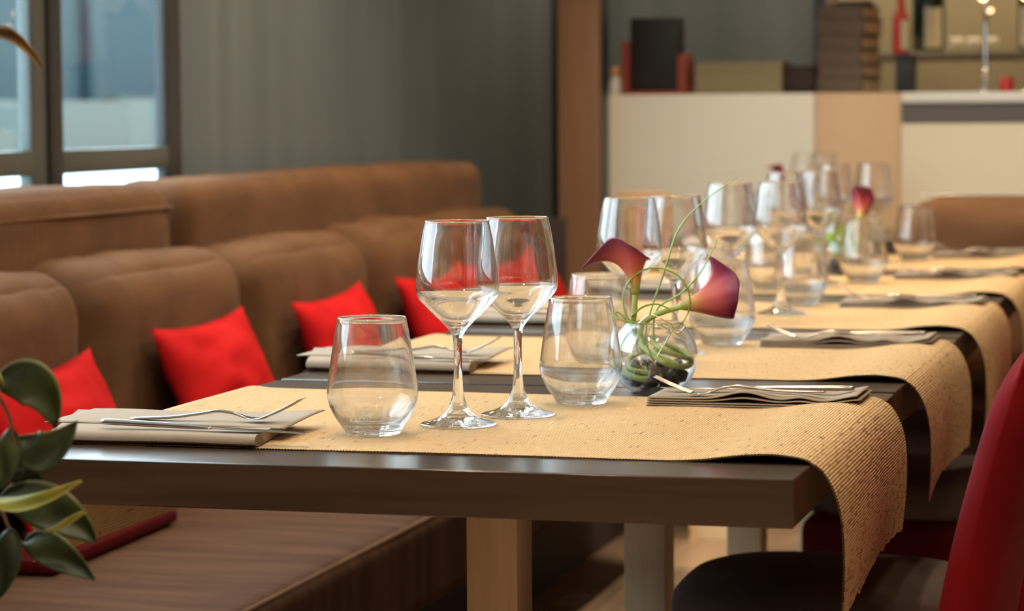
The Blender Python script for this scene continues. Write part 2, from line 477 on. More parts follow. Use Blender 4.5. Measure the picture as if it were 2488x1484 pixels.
# seat: one long cushion, front edge X=-0.937, top z=0.40
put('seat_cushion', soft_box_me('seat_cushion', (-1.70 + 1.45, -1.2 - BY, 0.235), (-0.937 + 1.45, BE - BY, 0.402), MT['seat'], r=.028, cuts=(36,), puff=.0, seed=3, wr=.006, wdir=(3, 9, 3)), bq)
put('piping', tube_me('piping', [(-0.946 + 1.45, y - BY, 0.394) for y in (-1.18, 0, 2, 4, 4.90)], .005, MT['brown'], 8), bq)
box('base', (-1.90 + 1.45, -1.2 - BY, 0), (-1.115 + 1.45, BE - BY, 0.235), MT['boxdark'], bq)
# lower back cushions
ys = [-0.57, 0.23, 1.03, 1.828, 2.632, 3.452, 4.19, 4.92]
for k in range(len(ys) - 1):
    me = soft_box_me('back_cushion', (-1.755 + 1.45, ys[k] + .022 - BY, 0.40), (-1.545 + 1.45, ys[k + 1] - .010 - BY, 0.828 + .004 * (k % 2)), MT['brown'], r=.085, cuts=(24,), puff=.020, seed=k + 1, wr=.010, wdir=(4, 16, 4))
    put('back_cushion', me, bq)
# upper back rolls
for (a, b, s) in ((-1.2, 2.600, 1), (2.685, 4.985, 2)):
    me = soft_box_me('headrest_roll', (-1.90 + 1.45, a - BY, 0.42), (-1.70 + 1.45, b - BY, 0.966), MT['brown'], r=.05, cuts=(26,), puff=.008, seed=20 + s, wr=.006, wdir=(4, 8, 4))
    put('headrest_roll', me, bq)
put('piping', tube_me('piping', [(-1.700 + 1.45 + .002, y - BY, 0.915) for y in (-1.1, 0, 1, 2, 2.58)], .004, MT['brown'], 8), bq)
box('end_panel', (-1.93 + 1.45, BE + .06 - BY, 0), (-1.46 + 1.45, BE + .09 - BY, 0.80), MT['boxdark'], bq, bev=.006)

# red scatter pillows leaning on the back cushions
def pillow_me(name, s, s2, t, seed, mat):
    n = 22; V, F = [], []
    def P(i, j, side):
        u, v = 2 * i / n - 1, 2 * j / n - 1
        pin = 0.10
        x = s * u * (1 - pin * (1 - v * v) * abs(u)); y = s2 * v * (1 - pin * (1 - u * u) * abs(v))
        f = max(0.0, (1 - u ** 2)) ** 0.55 * max(0.0, (1 - v ** 2)) ** 0.55
        wv = noise.noise(Vector((u * 2.2 + seed, v * 2.2 - seed, side * 3.0))) * 0.022 + noise.noise(Vector((u * 5 + seed, v * 5, 7))) * 0.008
        return Vector((x, y, side * (t * f + wv * f)))
    idx = {}
    for side in (1, -1):
        for i in range(n + 1):
            for j in range(n + 1):
                edge = i in (0, n) or j in (0, n)
                if edge and (i, j, 1) in idx: idx[(i, j, side)] = idx[(i, j, 1)]; continue
                idx[(i, j, side)] = len(V); V.append(P(i, j, side))
    for side in (1, -1):
        for i in range(n):
            for j in range(n):
                q = [idx[(i, j, side)], idx[(i + 1, j, side)], idx[(i + 1, j + 1, side)], idx[(i, j + 1, side)]]
                F.append(q if side == 1 else q[::-1])
    return mesh(name, V, F, mat)
# (Y of centre, top z offset, roll, seed, label)
PW = [(1.46, -.028, 3, 1.3, 'nearest red pillow on the banquette, partly behind the plant leaves'),
      (2.19, .00, 1, 2.9, 'red pillow second from the plant, leaning on the second wide back cushion'),
      (2.95, .0, 2, 4.1, 'red pillow third from the plant, seen through the front tumbler'),
      (3.68, .0, 0, 5.7, 'red pillow fourth from the plant, left of the front wine glasses'),
      (4.16, .0, -3, 6.2, 'red pillow behind the first wine glass, second from banquette far end'),
      (4.62, .0, 4, 8.8, 'red pillow at the far end of the banquette, seen through second wine glass')]
for (y, dz, roll, sd, lab) in PW:
    me = pillow_me('pillow', .242, .168, .056, sd, MT['red'])
    o = put('pillow', me)
    lean = math.radians(21)
    # local x -> +Y, local y -> up (leaning back to -X), local z -> +X
    ex = Vector((0.0, 1, 0)); ez = Vector((math.cos(lean), 0, math.sin(lean))); ey = ez.cross(ex)
    R3 = Matrix((ex, ey, ez)).transposed().to_4x4() @ Matrix.Rotation(math.radians(roll), 4, 'Z')
    R3.translation = Vector((-1.448, y + .055, 0.404 + .165 * math.cos(lean) + dz + .002))
    o.matrix_world = R3
    tag(o, lab, 'pillow', 'red scatter pillows on the banquette')

# flat red pad lying on the seat
bk = box_me('seat_pad', (-.04, -.27, 0), (.10, .27, .022), MT['rededge'], .006)
o = put('seat_pad', bk, None, (-1.42, 1.42, 0.4075), (0, 0, math.radians(2)))
tag(o, 'flat dark red pad lying on the brown banquette seat under the nearest table', 'pad')

# ------------------------------------------------------------------ tables
PITCH = 0.822
TL_, TW, TZ = 0.82, 0.802, 0.75
ORD = ['nearest', 'second', 'third', 'fourth', 'fifth']
def make_table():
    t = empty('dining_table', (0, 0, 0))
    box('tabletop', (-TL_, 0, TZ - .0475), (0, TW, TZ), MT['table'], t, bev=.0012, seg=1)
    box('column', (-.434, .372, .03), (-.374, .440, TZ - .0475), MT['leg'], t, bev=.0015)
    box('foot_plate', (-.56, .27, 0), (-.29, .54, .012), MT['darkwood'], t, bev=.003)
    box('mounting_plate', (-.52, .28, TZ - .0545), (-.29, .53, TZ - .0476), MT['darkwood'], t)
    return t
t0 = make_table()
for k in range(5):
    t = t0 if k == 0 else copy_tree(t0)
    t.location = (0, k * PITCH, 0)
    tag(t, 'dark square dining table on oak column, ' + ('nearest of the row, edge facing the camera' if k == 0 else ORD[k] + ' of the row from the camera'), 'table', 'dark dining tables in a row')

# woven runners, ribbed geometry: slats run across (along Y)
def runner_me(name, seed):
    z0 = TZ + .0006
    # path in XZ, left hang -> flat -> bulge -> right hang
    Pth = [(-.846, .62), (-.847, .66), (-.843, .715), (-.832, .744), (-.812, .7530), (-.78, z0 + .0008), (-.70, z0), (-.5, z0), (-.30, z0), (-.20, z0 + .0000), (-.145, z0 + .0000), (-.110, z0 + .0022), (-.075, z0 + .0068), (-.048, z0 + .0088), (-.026, z0 + .0080), (-.004, z0 + .0042), (.0115, .7450), (.0245, .7220), (.0310, .690), (.0320, .645), (.029, .596)]
    pts = spline([(p[0], 0, p[1]) for p in Pth], 24)
    L = [0.0]
    for a, b in zip(pts[:-1], pts[1:]): L.append(L[-1] + (b - a).length)
    pitch = 0.0034
    ns = int(L[-1] / pitch)
    K = 6; NY = 30
    y0, y1 = .108, .690
    V, F, UV = [], [], []
    import bisect
    def at(s):
        s = max(0.0, min(L[-1] - 1e-6, s))
        i = min(bisect.bisect_right(L, s) - 1, len(pts) - 2)
        f = (s - L[i]) / (L[i + 1] - L[i])
        P = pts[i].lerp(pts[i + 1], f); T = (pts[i + 1] - pts[i]).normalized()
        return P, Vector((-T.z, 0, T.x))
    nc = ns * K + 1
    for i in range(nc):
        s = i / K * pitch
        rel = s / L[-1]
        for j in range(NY + 1):
            v = j / NY; y = y0 + (y1 - y0) * v
            # slats wander a little; hem steps at the right end
            wob = noise.noise(Vector((s * 6, y * 9, seed))) * .0022
            hang = max(0.0, (s - (L[-1] - .16)) / .16)
            hem = (noise.noise(Vector((y * 38 + seed * 3, 3.1, 0))) * .010 - .006 * math.sin(v * PI)) * hang ** 2
            P, N = at(s + wob * min(1, hang * 2 + .25) + hem)
            ph = (i / K) % 1.0
            ridge = (math.sqrt(max(0, 1 - (2 * ph - 1) ** 2)) - .5) * (.0009 + .0005 * hang)
            lift = 0.0
            if abs(P.z - z0) < .012 and P.x < .0: lift = .0006 + .0010 * max(0, noise.noise(Vector((P.x * 7, y * 5, seed))))
            Q = P + N * (ridge + lift)
            # hanging part sways: back edge falls closer to the table
            dx = hang * (.004 * math.sin(v * 5 + seed) - .004 * v)
            yy = y + noise.noise(Vector((s * 40, v * 2, seed))) * .0010 + (noise.noise(Vector((s * 180, 5, seed))) * .0009 if j in (0, NY) else 0)
            V.append((Q.x + dx, yy, Q.z)); UV.append((i / K + .5 * 0, y))
    m = NY + 1
    for i in range(nc - 1):
        for j in range(NY):
            a = i * m + j
            F.append((a, a + m, a + m + 1, a + 1))
    # underside, smooth and a hair below, so the runner has thickness
    base = len(V)
    step = K * 2
    cols = list(range(0, nc, step))
    for i in cols:
        for j in range(NY + 1):
            v0 = Vector(V[i * m + j]); P, N = at(i / K * pitch)
            V.append(tuple(v0 - N * .0008)); UV.append((i / K, v0.y))
    for a in range(len(cols) - 1):
        for j in range(NY):
            q = base + a * m + j
            F.append((q, q + 1, q + m + 1, q + m))
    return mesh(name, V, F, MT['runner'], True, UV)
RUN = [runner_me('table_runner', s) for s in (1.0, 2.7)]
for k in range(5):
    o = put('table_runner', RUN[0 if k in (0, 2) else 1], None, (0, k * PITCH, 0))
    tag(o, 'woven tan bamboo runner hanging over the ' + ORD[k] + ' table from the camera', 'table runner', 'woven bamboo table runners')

# ------------------------------------------------------------------ napkins and cutlery
def sheet_me(name, x0, x1, y0, y1, zf, th, mat, nx=44, ny=8):
    V, F = [], []
    for side in (1, 0):
        for i in range(nx + 1):
            for j in range(ny + 1):
                x = x0 + (x1 - x0) * i / nx; y = y0 + (y1 - y0) * j / ny
                V.append((x, y, zf(x, y) + th * side))
    m = ny + 1; o2 = (nx + 1) * m
    for i in range(nx):
        for j in range(ny):
            a = i * m + j
            F.append((a, a + m, a + m + 1, a + 1)); F.append((o2 + a, o2 + a + 1, o2 + a + m + 1, o2 + a + m))
    for i in range(nx):
        for j, fl in ((0, 0), (ny, 1)):
            a = i * m + j; q = (a, o2 + a, o2 + a + m, a + m)
            F.append(q if not fl else q[::-1])
    for j in range(ny):
        for i, fl in ((0, 1), (nx, 0)):
            a = i * m + j; q = (a, o2 + a, o2 + a + 1, a + 1)
            F.append(q if not fl else q[::-1])
    me = mesh(name, V, F, mat); fix_normals(me); return me

ZR = TZ + .0024     # top of the runner
def sm(a, b, x):
    t = max(0, min(1, (x - a) / (b - a))); return t * t * (3 - 2 * t)
def make_napkin_right():
    n = empty('napkin', (-.142, .65, ZR))
    W2 = .128
    def lay(k):
        base = .0002 + k * .0026
        def f(x, y):
            u = (x + W2) / (2 * W2)
            z = base
            front = 1 - sm(-.055, .05, y)
            if k >= 2:
                z += front * (.0055 * math.exp(-((u - .46) / .11) ** 2) * (k - 1) * .8 + .0032 * math.exp(-((u - .72) / .06) ** 2) * (k - 1) * .6)
            z += .0065 * (k + .4) / 3 * sm(.82, 1.0, u) * (1.0 if k >= 1 else 0.1)
            return z
        return f
    for k in range(4):
        me = sheet_me('fold', -W2, W2 - .004 * (k % 2), -.062 + .002 * k, .058, lay(k), .0015, MT['napkin'])
        put('fold', me, n)
    return n
def make_napkin_left():
    n = empty('napkin', (-.70, .20, ZR))
    # closed fold along the front edge: rounded lip
    prof = [(-.094, .006), (-.0925, .0105), (-.088, .0128), (-.080, .0135), (.02, .0125), (.105, .0125), (.110, .0085), (.105, .004), (-.080, .0002), (-.089, .0012), (-.0935, .0035)]
    V, F = [], []
    N = 30
    for i in range(N + 1):
        u = i / N; x = -.122 + .234 * u
        for (y, z) in prof:
            flare = sm(.84, 1.0, u) * .004 * (1 if z > .006 else -.0) * max(0, (y + .02) / .12)
            V.append((x - .055 * max(0, (y + .03) / .13) * (1 - u * .6), y, z + flare + .0004 * math.sin(u * 9 + y * 40)))
    m = len(prof)
    for i in range(N):
        for j in range(m):
            j2 = (j + 1) % m
            F.append((i * m + j, i * m + j2, (i + 1) * m + j2, (i + 1) * m + j))
    F.append(tuple(range(m))); F.append(tuple(N * m + j for j in range(m - 1, -1, -1)))
    me = mesh('fold', V, F, MT['napkin']); fix_normals(me); me.set_sharp_from_angle(angle=math.radians(50)); put('fold', me, n)
    def f2(x, y): return .0126 + .0055 * sm(.05, .12, x) * sm(-.05, .09, y) + .0006 * math.sin(x * 40)
    put('fold', sheet_me('fold', -.158, .122, -.03, .104, f2, .0013, MT['napkin']), n)
    return n

def section_me(name, stations, mat, n=12):
    """loft of flattened ellipses: stations (x, y, z, half width along y, half height)"""
    V, F = [], []
    for (x, y, z, a, b) in stations:
        for k in range(n):
            t = 2 * PI * k / n
            V.append((x, y + a * math.cos(t), z + b * math.sin(t)))
    for i in range(len(stations) - 1):
        for k in range(n):
            k2 = (k + 1) % n
            F.append((i * n + k, i * n + k2, (i + 1) * n + k2, (i + 1) * n + k))
    F.append(tuple(range(n))); F.append(tuple((len(stations) - 1) * n + k for k in range(n)))
    me = mesh(name, V, F, mat); fix_normals(me); return me

def lerp_st(ST, n=6):
    out = []
    for A, B in zip(ST[:-1], ST[1:]):
        for k in range(n):
            t = k / n; out.append(tuple(a + (b - a) * t for a, b in zip(A, B)))
    out.append(ST[-1])
    # smooth
    for _ in range(3):
        out = [out[0]] + [tuple((a + 2 * b + c) / 4 for a, b, c in zip(out[i - 1], out[i], out[i + 1])) for i in range(1, len(out) - 1)] + [out[-1]]
    return out

def make_fork():
    # along +x, handle at x=-0.10, tines at x=+0.10, resting on z=0
    f = empty('fork', (0, 0, 0))
    hs = lerp_st([(-.102, 0, .0030, .0030, .0010), (-.098, 0, .0030, .0062, .0016), (-.05, 0, .0040, .0050, .0017), (-.020, 0, .0075, .0036, .0018), (.004, 0, .0110, .0030, .0018), (.022, 0, .0085, .0032, .0017), (.038, 0, .0030, .0060, .0013), (.050, 0, .0016, .0105, .0011), (.060, 0, .0030, .0110, .0010)], 6)
    put('handle', section_me('handle', hs, MT['steel']), f)
    for k in range(4):
        y = -.0090 + .0060 * k
        ts = lerp_st([(.057, y, .0026, .0020, .0010), (.070, y, .0072, .0019, .0010), (.088, y, .0150, .0016, .0009), (.104, y, .0232, .0007, .0005)], 5)
        put('tine', section_me('tine', ts, MT['steel'], 8), f)
    return f
def make_knife():
    k = empty('knife', (0, 0, 0))
    hs = lerp_st([(-.118, 0, .0042, .0020, .0016), (-.115, 0, .0044, .0070, .0034), (-.06, 0, .0044, .0062, .0033), (-.002, 0, .0042, .0048, .0026), (.012, 0, .0040, .0050, .0014)], 6)
    put('handle', section_me('handle', hs, MT['steel']), k)
    bs = lerp_st([(.008, 0, .0040, .0050, .0012), (.025, .0015, .0040, .0085, .0009), (.08, .0015, .0040, .0085, .0007), (.108, .0000, .0040, .0055, .0006), (.120, -.003, .0040, .0010, .0004)], 6)
    put('blade', section_me('blade', bs, MT['steel']), k)
    return k
nr0, nl0, f0, k0 = make_napkin_right(), make_napkin_left(), make_fork(), make_knife()
first = dict(nr=True, nl=True, f=True, k=True)
def inst(proto, key):
    if first[key]:
        first[key] = False; return proto
    return copy_tree(proto)
for k in range(5):
    y = k * PITCH; jx = rnd.uniform(-.006, .006) if k else 0; jy = rnd.uniform(-.012, .012) if k else 0
    tn = ORD[k] + ' table from the camera'
    n = inst(nr0, 'nr'); n.location = (-.142 + jx, .648 + y + jy, ZR)
    tag(n, 'taupe napkin with wavy layers, chair side of the ' + tn, 'napkin', 'napkins on the chair side')
    n = inst(nl0, 'nl'); n.location = (-.700, .198 + y, ZR)
    tag(n, 'beige folded napkin, banquette side of the ' + tn, 'napkin', 'napkins on the banquette side')
    f = inst(f0, 'f'); f.location = (-.160 + jx, .612 + y + jy, ZR + .0125); f.rotation_euler = (0, math.radians(1.5), PI + math.radians(1))
    tag(f, 'steel fork on the wavy napkin, chair side of the ' + tn, 'fork', 'forks')
    f = inst(f0, 'f'); f.location = (-.672, .205 + y, ZR + .0152); f.rotation_euler = (0, math.radians(-2), math.radians(-3))
    tag(f, 'steel fork on the beige napkin, banquette side of the ' + tn, 'fork', 'forks')
    q = inst(k0, 'k'); q.location = (-.147 + jx, .655 + y + jy, ZR + .0125); q.rotation_euler = (0, math.radians(1.0), PI)
    tag(q, 'steel knife behind the fork, chair side of the ' + tn, 'knife', 'table knives')
    q = inst(k0, 'k'); q.location = (-.655, .124 + y, ZR + .0136); q.rotation_euler = (0, math.radians(1.5), math.radians(-1))
    tag(q, 'steel knife in front of the fork, banquette side of the ' + tn, 'knife', 'table knives')

# ------------------------------------------------------------------ glasses
def make_wine_glass():
    g = empty('wine_glass', (0, 0, 0))
    outer_bowl = sp2([(.0056, .0985), (.0072, .1030), (.0112, .1090), (.0180, .1162), (.0270, .1248), (.0360, .1340), (.0425, .1412), (.0456, .1470), (.0468, .1540), (.0466, .1620), (.0444, .1810), (.0404, .2080), (.0362, .2290)], 6)
    rim = [(.0358, .2302), (.0352, .2303), (.0349, .2295)]
    inner_bowl = sp2([(.0349, .2290), (.0393, .2080), (.0433, .1810), (.0455, .1620), (.0457, .1540), (.0444, .1478), (.0408, .1422), (.0345, .1356), (.0255, .1268), (.0165, .1188), (.0090, .1142), (.0040, .1126), (0, .1123)], 6)
    stem = sp2([(.0100, .0225), (.0068, .0330), (.0054, .0470), (.0047, .0650), (.0046, .0820), (.0050, .0930), (.0056, .0985)], 6)
    foot = [(0, .0012), (.030, .0004), (.0405, 0), (.0428, .0004), (.0434, .0013), (.0428, .0020)] + sp2([(.0400, .0027), (.0300, .0055), (.0200, .0100), (.0135, .0160), (.0100, .0225)], 5)
    put('bowl', lathe_me('bowl', outer_bowl + rim + inner_bowl, MT['glass'], 56), g)
    put('stem', lathe_me('stem', stem, MT['glass'], 40), g)
    put('foot', lathe_me('foot', foot, MT['glass'], 48), g)
    return g
def tumbler_me():
    outer = [(0, .0015), (.020, .0008), (.0275, 0), (.0298, .0010)] + sp2([(.0310, .0040), (.0350, .0100), (.0420, .0205), (.0475, .0320), (.0498, .0420), (.0497, .0510), (.0480, .0640), (.0435, .0950), (.0378, .1275)], 6)
    rim = [(.0374, .1287), (.0368, .1288), (.0365, .1278)]
    inner = sp2([(.0365, .1272), (.0421, .0950), (.0465, .0640), (.0482, .0510), (.0482, .0425), (.0455, .0330), (.0390, .0220), (.0310, .0140), (.0180, .0105), (0, .0098)], 6)
    return lathe_me('tumbler', outer + rim + inner, MT['glass'], 56)
WG = make_wine_glass(); TM = tumbler_me()
usedWG = [False]
def wine(x, y, z, lab):
    g = WG if not usedWG[0] else copy_tree(WG)
    usedWG[0] = True
    g.location = (x, y, z)
    tag(g, lab, 'wine glass', 'stemmed wine glasses')
def tumbler(x, y, z, lab):
    tag(put('tumbler', TM, None, (x, y, z)), lab, 'tumbler', 'water tumblers')
ZG = ZR + .0002
LAY = [dict(a=(-.502, .242), g=(-.435, .347), h=(-.394, .455), b=(-.351, .589)),
       dict(a=(-.436, .225), g=(-.420, .352), h=(-.372, .440), b=(-.333, .605)),
       dict(a=(-.440, .250), g=(-.420, .330), h=(-.345, .405), b=(-.347, .640)),
       dict(a=(-.470, .215), g=(-.455, .320), h=(-.400, .405), b=(-.318, .475)),
       dict(a=(-.450, .235), g=(-.480, .350), h=(-.392, .395), b=(-.305, .480))]
for k, d in enumerate(LAY):
    y = k * PITCH; tn = ORD[k] + ' table from the camera'
    tumbler(d['a'][0], d['a'][1] + y, ZG, 'short clear tumbler on the banquette side of the ' + tn)
    wine(d['g'][0], d['g'][1] + y, ZG, 'empty stemmed wine glass, the left of two on the ' + tn)
    wine(d['h'][0], d['h'][1] + y, ZG, 'empty stemmed wine glass, the right of two on the ' + tn)
    tumbler(d['b'][0], d['b'][1] + y, ZG, 'short clear tumbler on the chair side of the ' + tn)

# ------------------------------------------------------------------ vases with calla lilies
def bowl_me():
    outer = [(0, .0012), (.022, .0006), (.0265, 0), (.0285, .0012)]
    inner = []
    R, zc = .0545, .0455
    for k in range(0, 26):
        a = -math.radians(54) + math.radians(54 + 47) * k / 25
        outer.append((R * math.cos(a), zc + R * math.sin(a)))
    outer += [(.0366, .0866), (.0363, .0880), (.0355, .0882), (.0350, .0872)]
    R2 = R - .0019
    for k in range(0, 26):
        a = math.radians(46) - math.radians(46 + 56) * k / 25
        inner.append((R2 * math.cos(a), zc + R2 * math.sin(a)))
    inner += [(.018, .0058), (0, .0056)]
    return lathe_me('glass_bowl', outer + inner, MT['glass'], 56)
BOWL = bowl_me()

def spathe_me(name, scale=1.0, tl=.030, td=.030, bz=.026, br=.0, fat=1.0, tw=.34):
    """calla bract: axis +z, tip towards -x"""
    nt_, na = 26, 56
    V, F, UV = [], [], []
    for i in range(nt_ + 1):
        t = i / nt_
        for j in range(na + 1):
            # phi measured from the tip direction; the two margins overlap at the back
            phi = (j / na * 2 - 1) * PI * 1.0
            tip = math.exp(-(phi / tw) ** 2); back = (1 - math.cos(phi)) / 2
            rr = .026 + .010 * math.exp(-(phi / 1.0) ** 2) + tl * tip - br * back
            rz = .066 - bz * back ** 1.5 + .004 * math.sin(abs(phi)) - td * tip + .006 * math.exp(-((abs(phi) - .8) / .5) ** 2)
            dirv = Vector((-math.cos(phi), -math.sin(phi), 0))
            B0 = dirv * .0048
            B1 = dirv * (.0085 * fat) + Vector((0, 0, .030 / fat ** .5))
            B2 = dirv * ((.0185 + .001 * (1 - back)) * fat) + Vector((0, 0, (.060 - .012 * back) / fat ** .25))
            B3 = dirv * rr + Vector((0, 0, rz))
            P = B0 * (1 - t) ** 3 + B1 * 3 * t * (1 - t) ** 2 + B2 * 3 * t * t * (1 - t) + B3 * t ** 3
            P += dirv * (.0012 * math.sin(phi * 5) * t ** 4)
            # margins cross slightly
            if abs(phi) > 2.6: P += dirv * (.0014 if phi > 0 else -.0005) * t
            V.append(P * scale); UV.append((j / na, t))
    m = na + 1
    for i in range(nt_):
        for j in range(na):
            a = i * m + j
            F.append((a, a + 1, a + m + 1, a + m))
    me = mesh(name, V, F, MT['spathe'], True, UV)
    return me
SPA = spathe_me('spathe', br=.006)
SPA2 = spathe_me('spathe', tl=.022, td=.022, bz=.006, fat=1.35, tw=.20)
def frame(z, x):
    z = Vector(z).normalized(); x = Vector(x); x = (x - z * x.dot(z)).normalized(); y = z.cross(x)
    return Matrix((x, y, z)).transposed().to_4x4()

def calla(base, axis, tipdir, stem_pts, lab, scale=1.0, rs=.0036, sm_=None):
    c = empty('calla_lily', base, lab, 'flower')
    o = put('spathe', sm_ or SPA, c)
    o.matrix_local = frame(axis, -Vector(tipdir)) @ Matrix.Scale(scale, 4)
    s = o.modifiers.new('thick', 'SOLIDIFY'); s.thickness = .0008
    ax = Vector(axis).normalized()
    put('spadix', tube_me('spadix', [ax * t for t in (.004, .015, .03, .042)], lambda t: .0035 * (1 - .5 * t), MT['spadix'], 10), c)
    P = spline([Vector(q) - Vector(base) for q in stem_pts] + [ax * .004], 8)
    put('stem', tube_me('stem', P, lambda t: rs * (1.05 - .0 * t), MT['greenstem'], 12), c)
    return c

def grass(name_pts, lab, r=.0016):
    P = spline(name_pts, 10)
    o = put('grass_blade', tube_me('grass_blade', P, lambda t: r * (1.0 - .75 * max(0, t - .55) / .45) + .0001, MT['grass'], 6, flat=.5))
    tag(o, lab, 'grass', 'grass blades in the front vase')

VX, VY = -.297, .762
VZ = TZ + .0004
o = put('glass_bowl', BOWL, None, (VX, VY, VZ))
tag(o, 'small round glass bowl holding two lilies on the nearest table', 'vase', 'round glass bowls')
Y = VY
calla((-.320, Y - .004, .874), (-.10, .0, 1), (-1, -.25, 0),
      [(-.284, Y - .020, .772), (-.305, Y - .037, .770), (-.330, Y - .030, .778), (-.341, Y - .010, .795), (-.336, Y - .004, .818), (-.324, Y - .004, .840)],
      'purple calla lily standing upright in the front vase, tip curling left')
calla((-.262, Y - .004, .859), (1, .42, .20), (-.05, -.05, 1),
      [(-.262, Y - .030, .788), (-.292, Y - .010, .797), (-.296, Y + .016, .801), (-.272, Y + .030, .797), (-.252, Y + .012, .791), (-.254, Y - .018, .785), (-.274, Y - .036, .790), (-.300, Y - .024, .803), (-.314, Y - .004, .822), (-.310, Y, .838), (-.290, Y - .004, .850)],
      'purple calla lily lying sideways out of the front vase, mouth facing right', 1.0, sm_=SPA2)
grass([(-.312, Y, .80), (-.303, Y, .848), (-.285, Y, .90), (-.266, Y, .955), (-.235, Y, .99), (-.190, Y - .005, 1.021)], 'longest grass blade rising above the front vase')
grass([(-.300, Y + .01, .80), (-.296, Y + .005, .852), (-.262, Y, .876), (-.236, Y, .905), (-.215, Y, .946)], 'short straight grass blade behind the loop in the front vase')
lp = [(-.292 + .043 * math.cos(a), Y - .012, .866 + .042 * math.sin(a)) for a in [math.radians(x) for x in range(230, -80, -18)]]
grass([(-.318, Y - .004, .80)] + lp, 'grass blade looped in a circle above the front vase')
grass([(-.31, Y - .01, .80), (-.335, Y - .012, .846), (-.345, Y - .010, .850), (-.335, Y - .02, .842), (-.29, Y - .022, .837), (-.25, Y - .022, .834), (-.190, Y - .018, .838)], 'grass blade bent flat across the rim of the front vase')
grass([(-.325, Y - .008, .845), (-.31, Y - .012, .858), (-.29, Y - .012, .862), (-.27, Y - .012, .852), (-.262, Y - .012, .838)], 'short arched grass blade over the rim of the front vase')
o = put('wire', tube_me('wire', spline([(-.312, Y - .030, .838), (-.295, Y - .034, .850), (-.275, Y - .034, .842), (-.268, Y - .032, .832), (-.285, Y - .034, .800), (-.290, Y - .036, .790), (-.300, Y - .030, .815), (-.292, Y - .030, .838), (-.262, Y - .03, .828), (-.252, Y - .028, .836)], 8), .0009, MT['wire'], 6))
tag(o, 'thin gold wire curled over the rim of the front vase', 'wire')
for pts, lab in (([(-.300, Y - .010, .815), (-.282, Y - .026, .806), (-.258, Y - .022, .797), (-.250, Y + .004, .793), (-.268, Y + .026, .801), (-.290, Y + .020, .810)], 'upper green stem coiled inside the front vase'),
                 ([(-.296, Y - .026, .776), (-.322, Y - .024, .781), (-.330, Y - .006, .790), (-.318, Y + .016, .798), (-.300, Y + .022, .800)], 'cut green stem end curling behind the stones in the front vase')):
    tag(put('cut_stem', tube_me('cut_stem', spline(pts, 8), .0030, MT['greenstem'], 10)), lab, 'stem')
# dark stones
def stone_me(seed):
    b = bmesh.new(); bmesh.ops.create_icosphere(b, subdivisions=2, radius=1)
    for v in b.verts:
        v.co *= 1 + .35 * noise.noise(v.co * 1.3 + Vector((seed, 0, 0)))
        v.co.z *= .75
    return from_bm('stone', b, MT['stone'], True, math.radians(35))
ST = [stone_me(s * 2.3) for s in range(4)]
spots = []
for ring, (rr, z, n) in enumerate(((.012, .013, 4), (.026, .0155, 8), (.034, .0215, 9), (.018, .024, 6), (.030, .031, 6), (.009, .034, 3))):
    for i in range(n):
        a = 2 * PI * i / n + ring * .7
        spots.append((rr * math.cos(a), rr * math.sin(a), z))
for i, (x, y, z) in enumerate(spots):
    o = put('stone', ST[i % 4], None, (VX + x, VY + y, VZ + z), (rnd.uniform(0, 6), rnd.uniform(0, 6), rnd.uniform(0, 6)))
    s = rnd.uniform(.0078, .0098); o.scale = (s, s, s)
    tag(o, 'small dark stone at the bottom of the front vase', 'stone', 'dark stones in the front vase')

# the vase further along the row
V2 = Vector((-.395, 3.235, VZ))
o = put('glass_bowl', BOWL, None, V2)
tag(o, 'small round glass bowl with one lily on the fourth table', 'vase', 'round glass bowls')
def stuff_stones(center):
    b = bmesh.new()
    for (x, y, z) in spots[::2]:
        m4 = Matrix.Translation(Vector((x, y, z))) @ Matrix.Scale(.008, 4)
        bmesh.ops.create_icosphere(b, subdivisions=1, radius=1, matrix=m4)
    me = from_bm('stones', b, MT['stone'], True)
    return put('stones', me, None, center)
tag(stuff_stones(V2), 'dark stones filling the bowl on the fourth table', 'stones', kind='stuff')
calla(tuple(V2 + Vector((.030, -.01, .118))), (.05, .75, .65), (-.1, -.2, 1), [tuple(V2 + Vector(q)) for q in ((-.02, .0, .02), (-.03, .01, .05), (.0, 0, .085), (.02, -.006, .105))], 'dark red calla lily above the vase on the fourth table')
for q, lab in ((((-.01, 0, .03), (-.02, 0, .09), (-.05, .01, .15)), 'grass blade leaning left in the vase on the fourth table'), (((.01, 0, .03), (-.005, 0, .10), (-.03, -.01, .12), (-.045, -.01, .10)), 'grass blade bent over in the vase on the fourth table')):
    tag(put('grass_blade', tube_me('grass_blade', spline([V2 + Vector(a) for a in q], 8), .002, MT['grass'], 6, flat=.5)), lab, 'grass')
# a few leaves packed in it
def small_leaf(P, Q, wdt, m):
    P, Q = Vector(P), Vector(Q); d = Q - P; s = d.cross(Vector((0.3, -1, .1))).normalized()
    V, F = [], []
    n = 10
    for i in range(n + 1):
        t = i / n; ww = wdt * math.sin(PI * min(1, t * .97 + .02)) ** .8; c = P + d * t + Vector((0, -.01, .012)) * math.sin(PI * t)
        V += [c - s * ww, c + Vector((0, .003, 0)), c + s * ww]
    for i in range(n):
        for j in (0, 1): F.append((3 * i + j, 3 * i + j + 1, 3 * i + j + 4, 3 * i + j + 3))
    return mesh('leaf', V, F, m)
for i, (a, b2) in enumerate((((0, -.02, .03), (-.04, -.03, .09)), ((.0, -.02, .03), (.035, -.03, .085)), ((-.01, -.02, .04), (-.005, -.03, .105)))):
    tag(put('leaf', small_leaf(V2 + Vector(a), V2 + Vector(b2), .014, MT['grass'])), ['left leaning', 'right leaning', 'upright'][i] + ' green leaf tucked into the vase on the fourth table', 'leaf', 'green leaves in the fourth table vase')

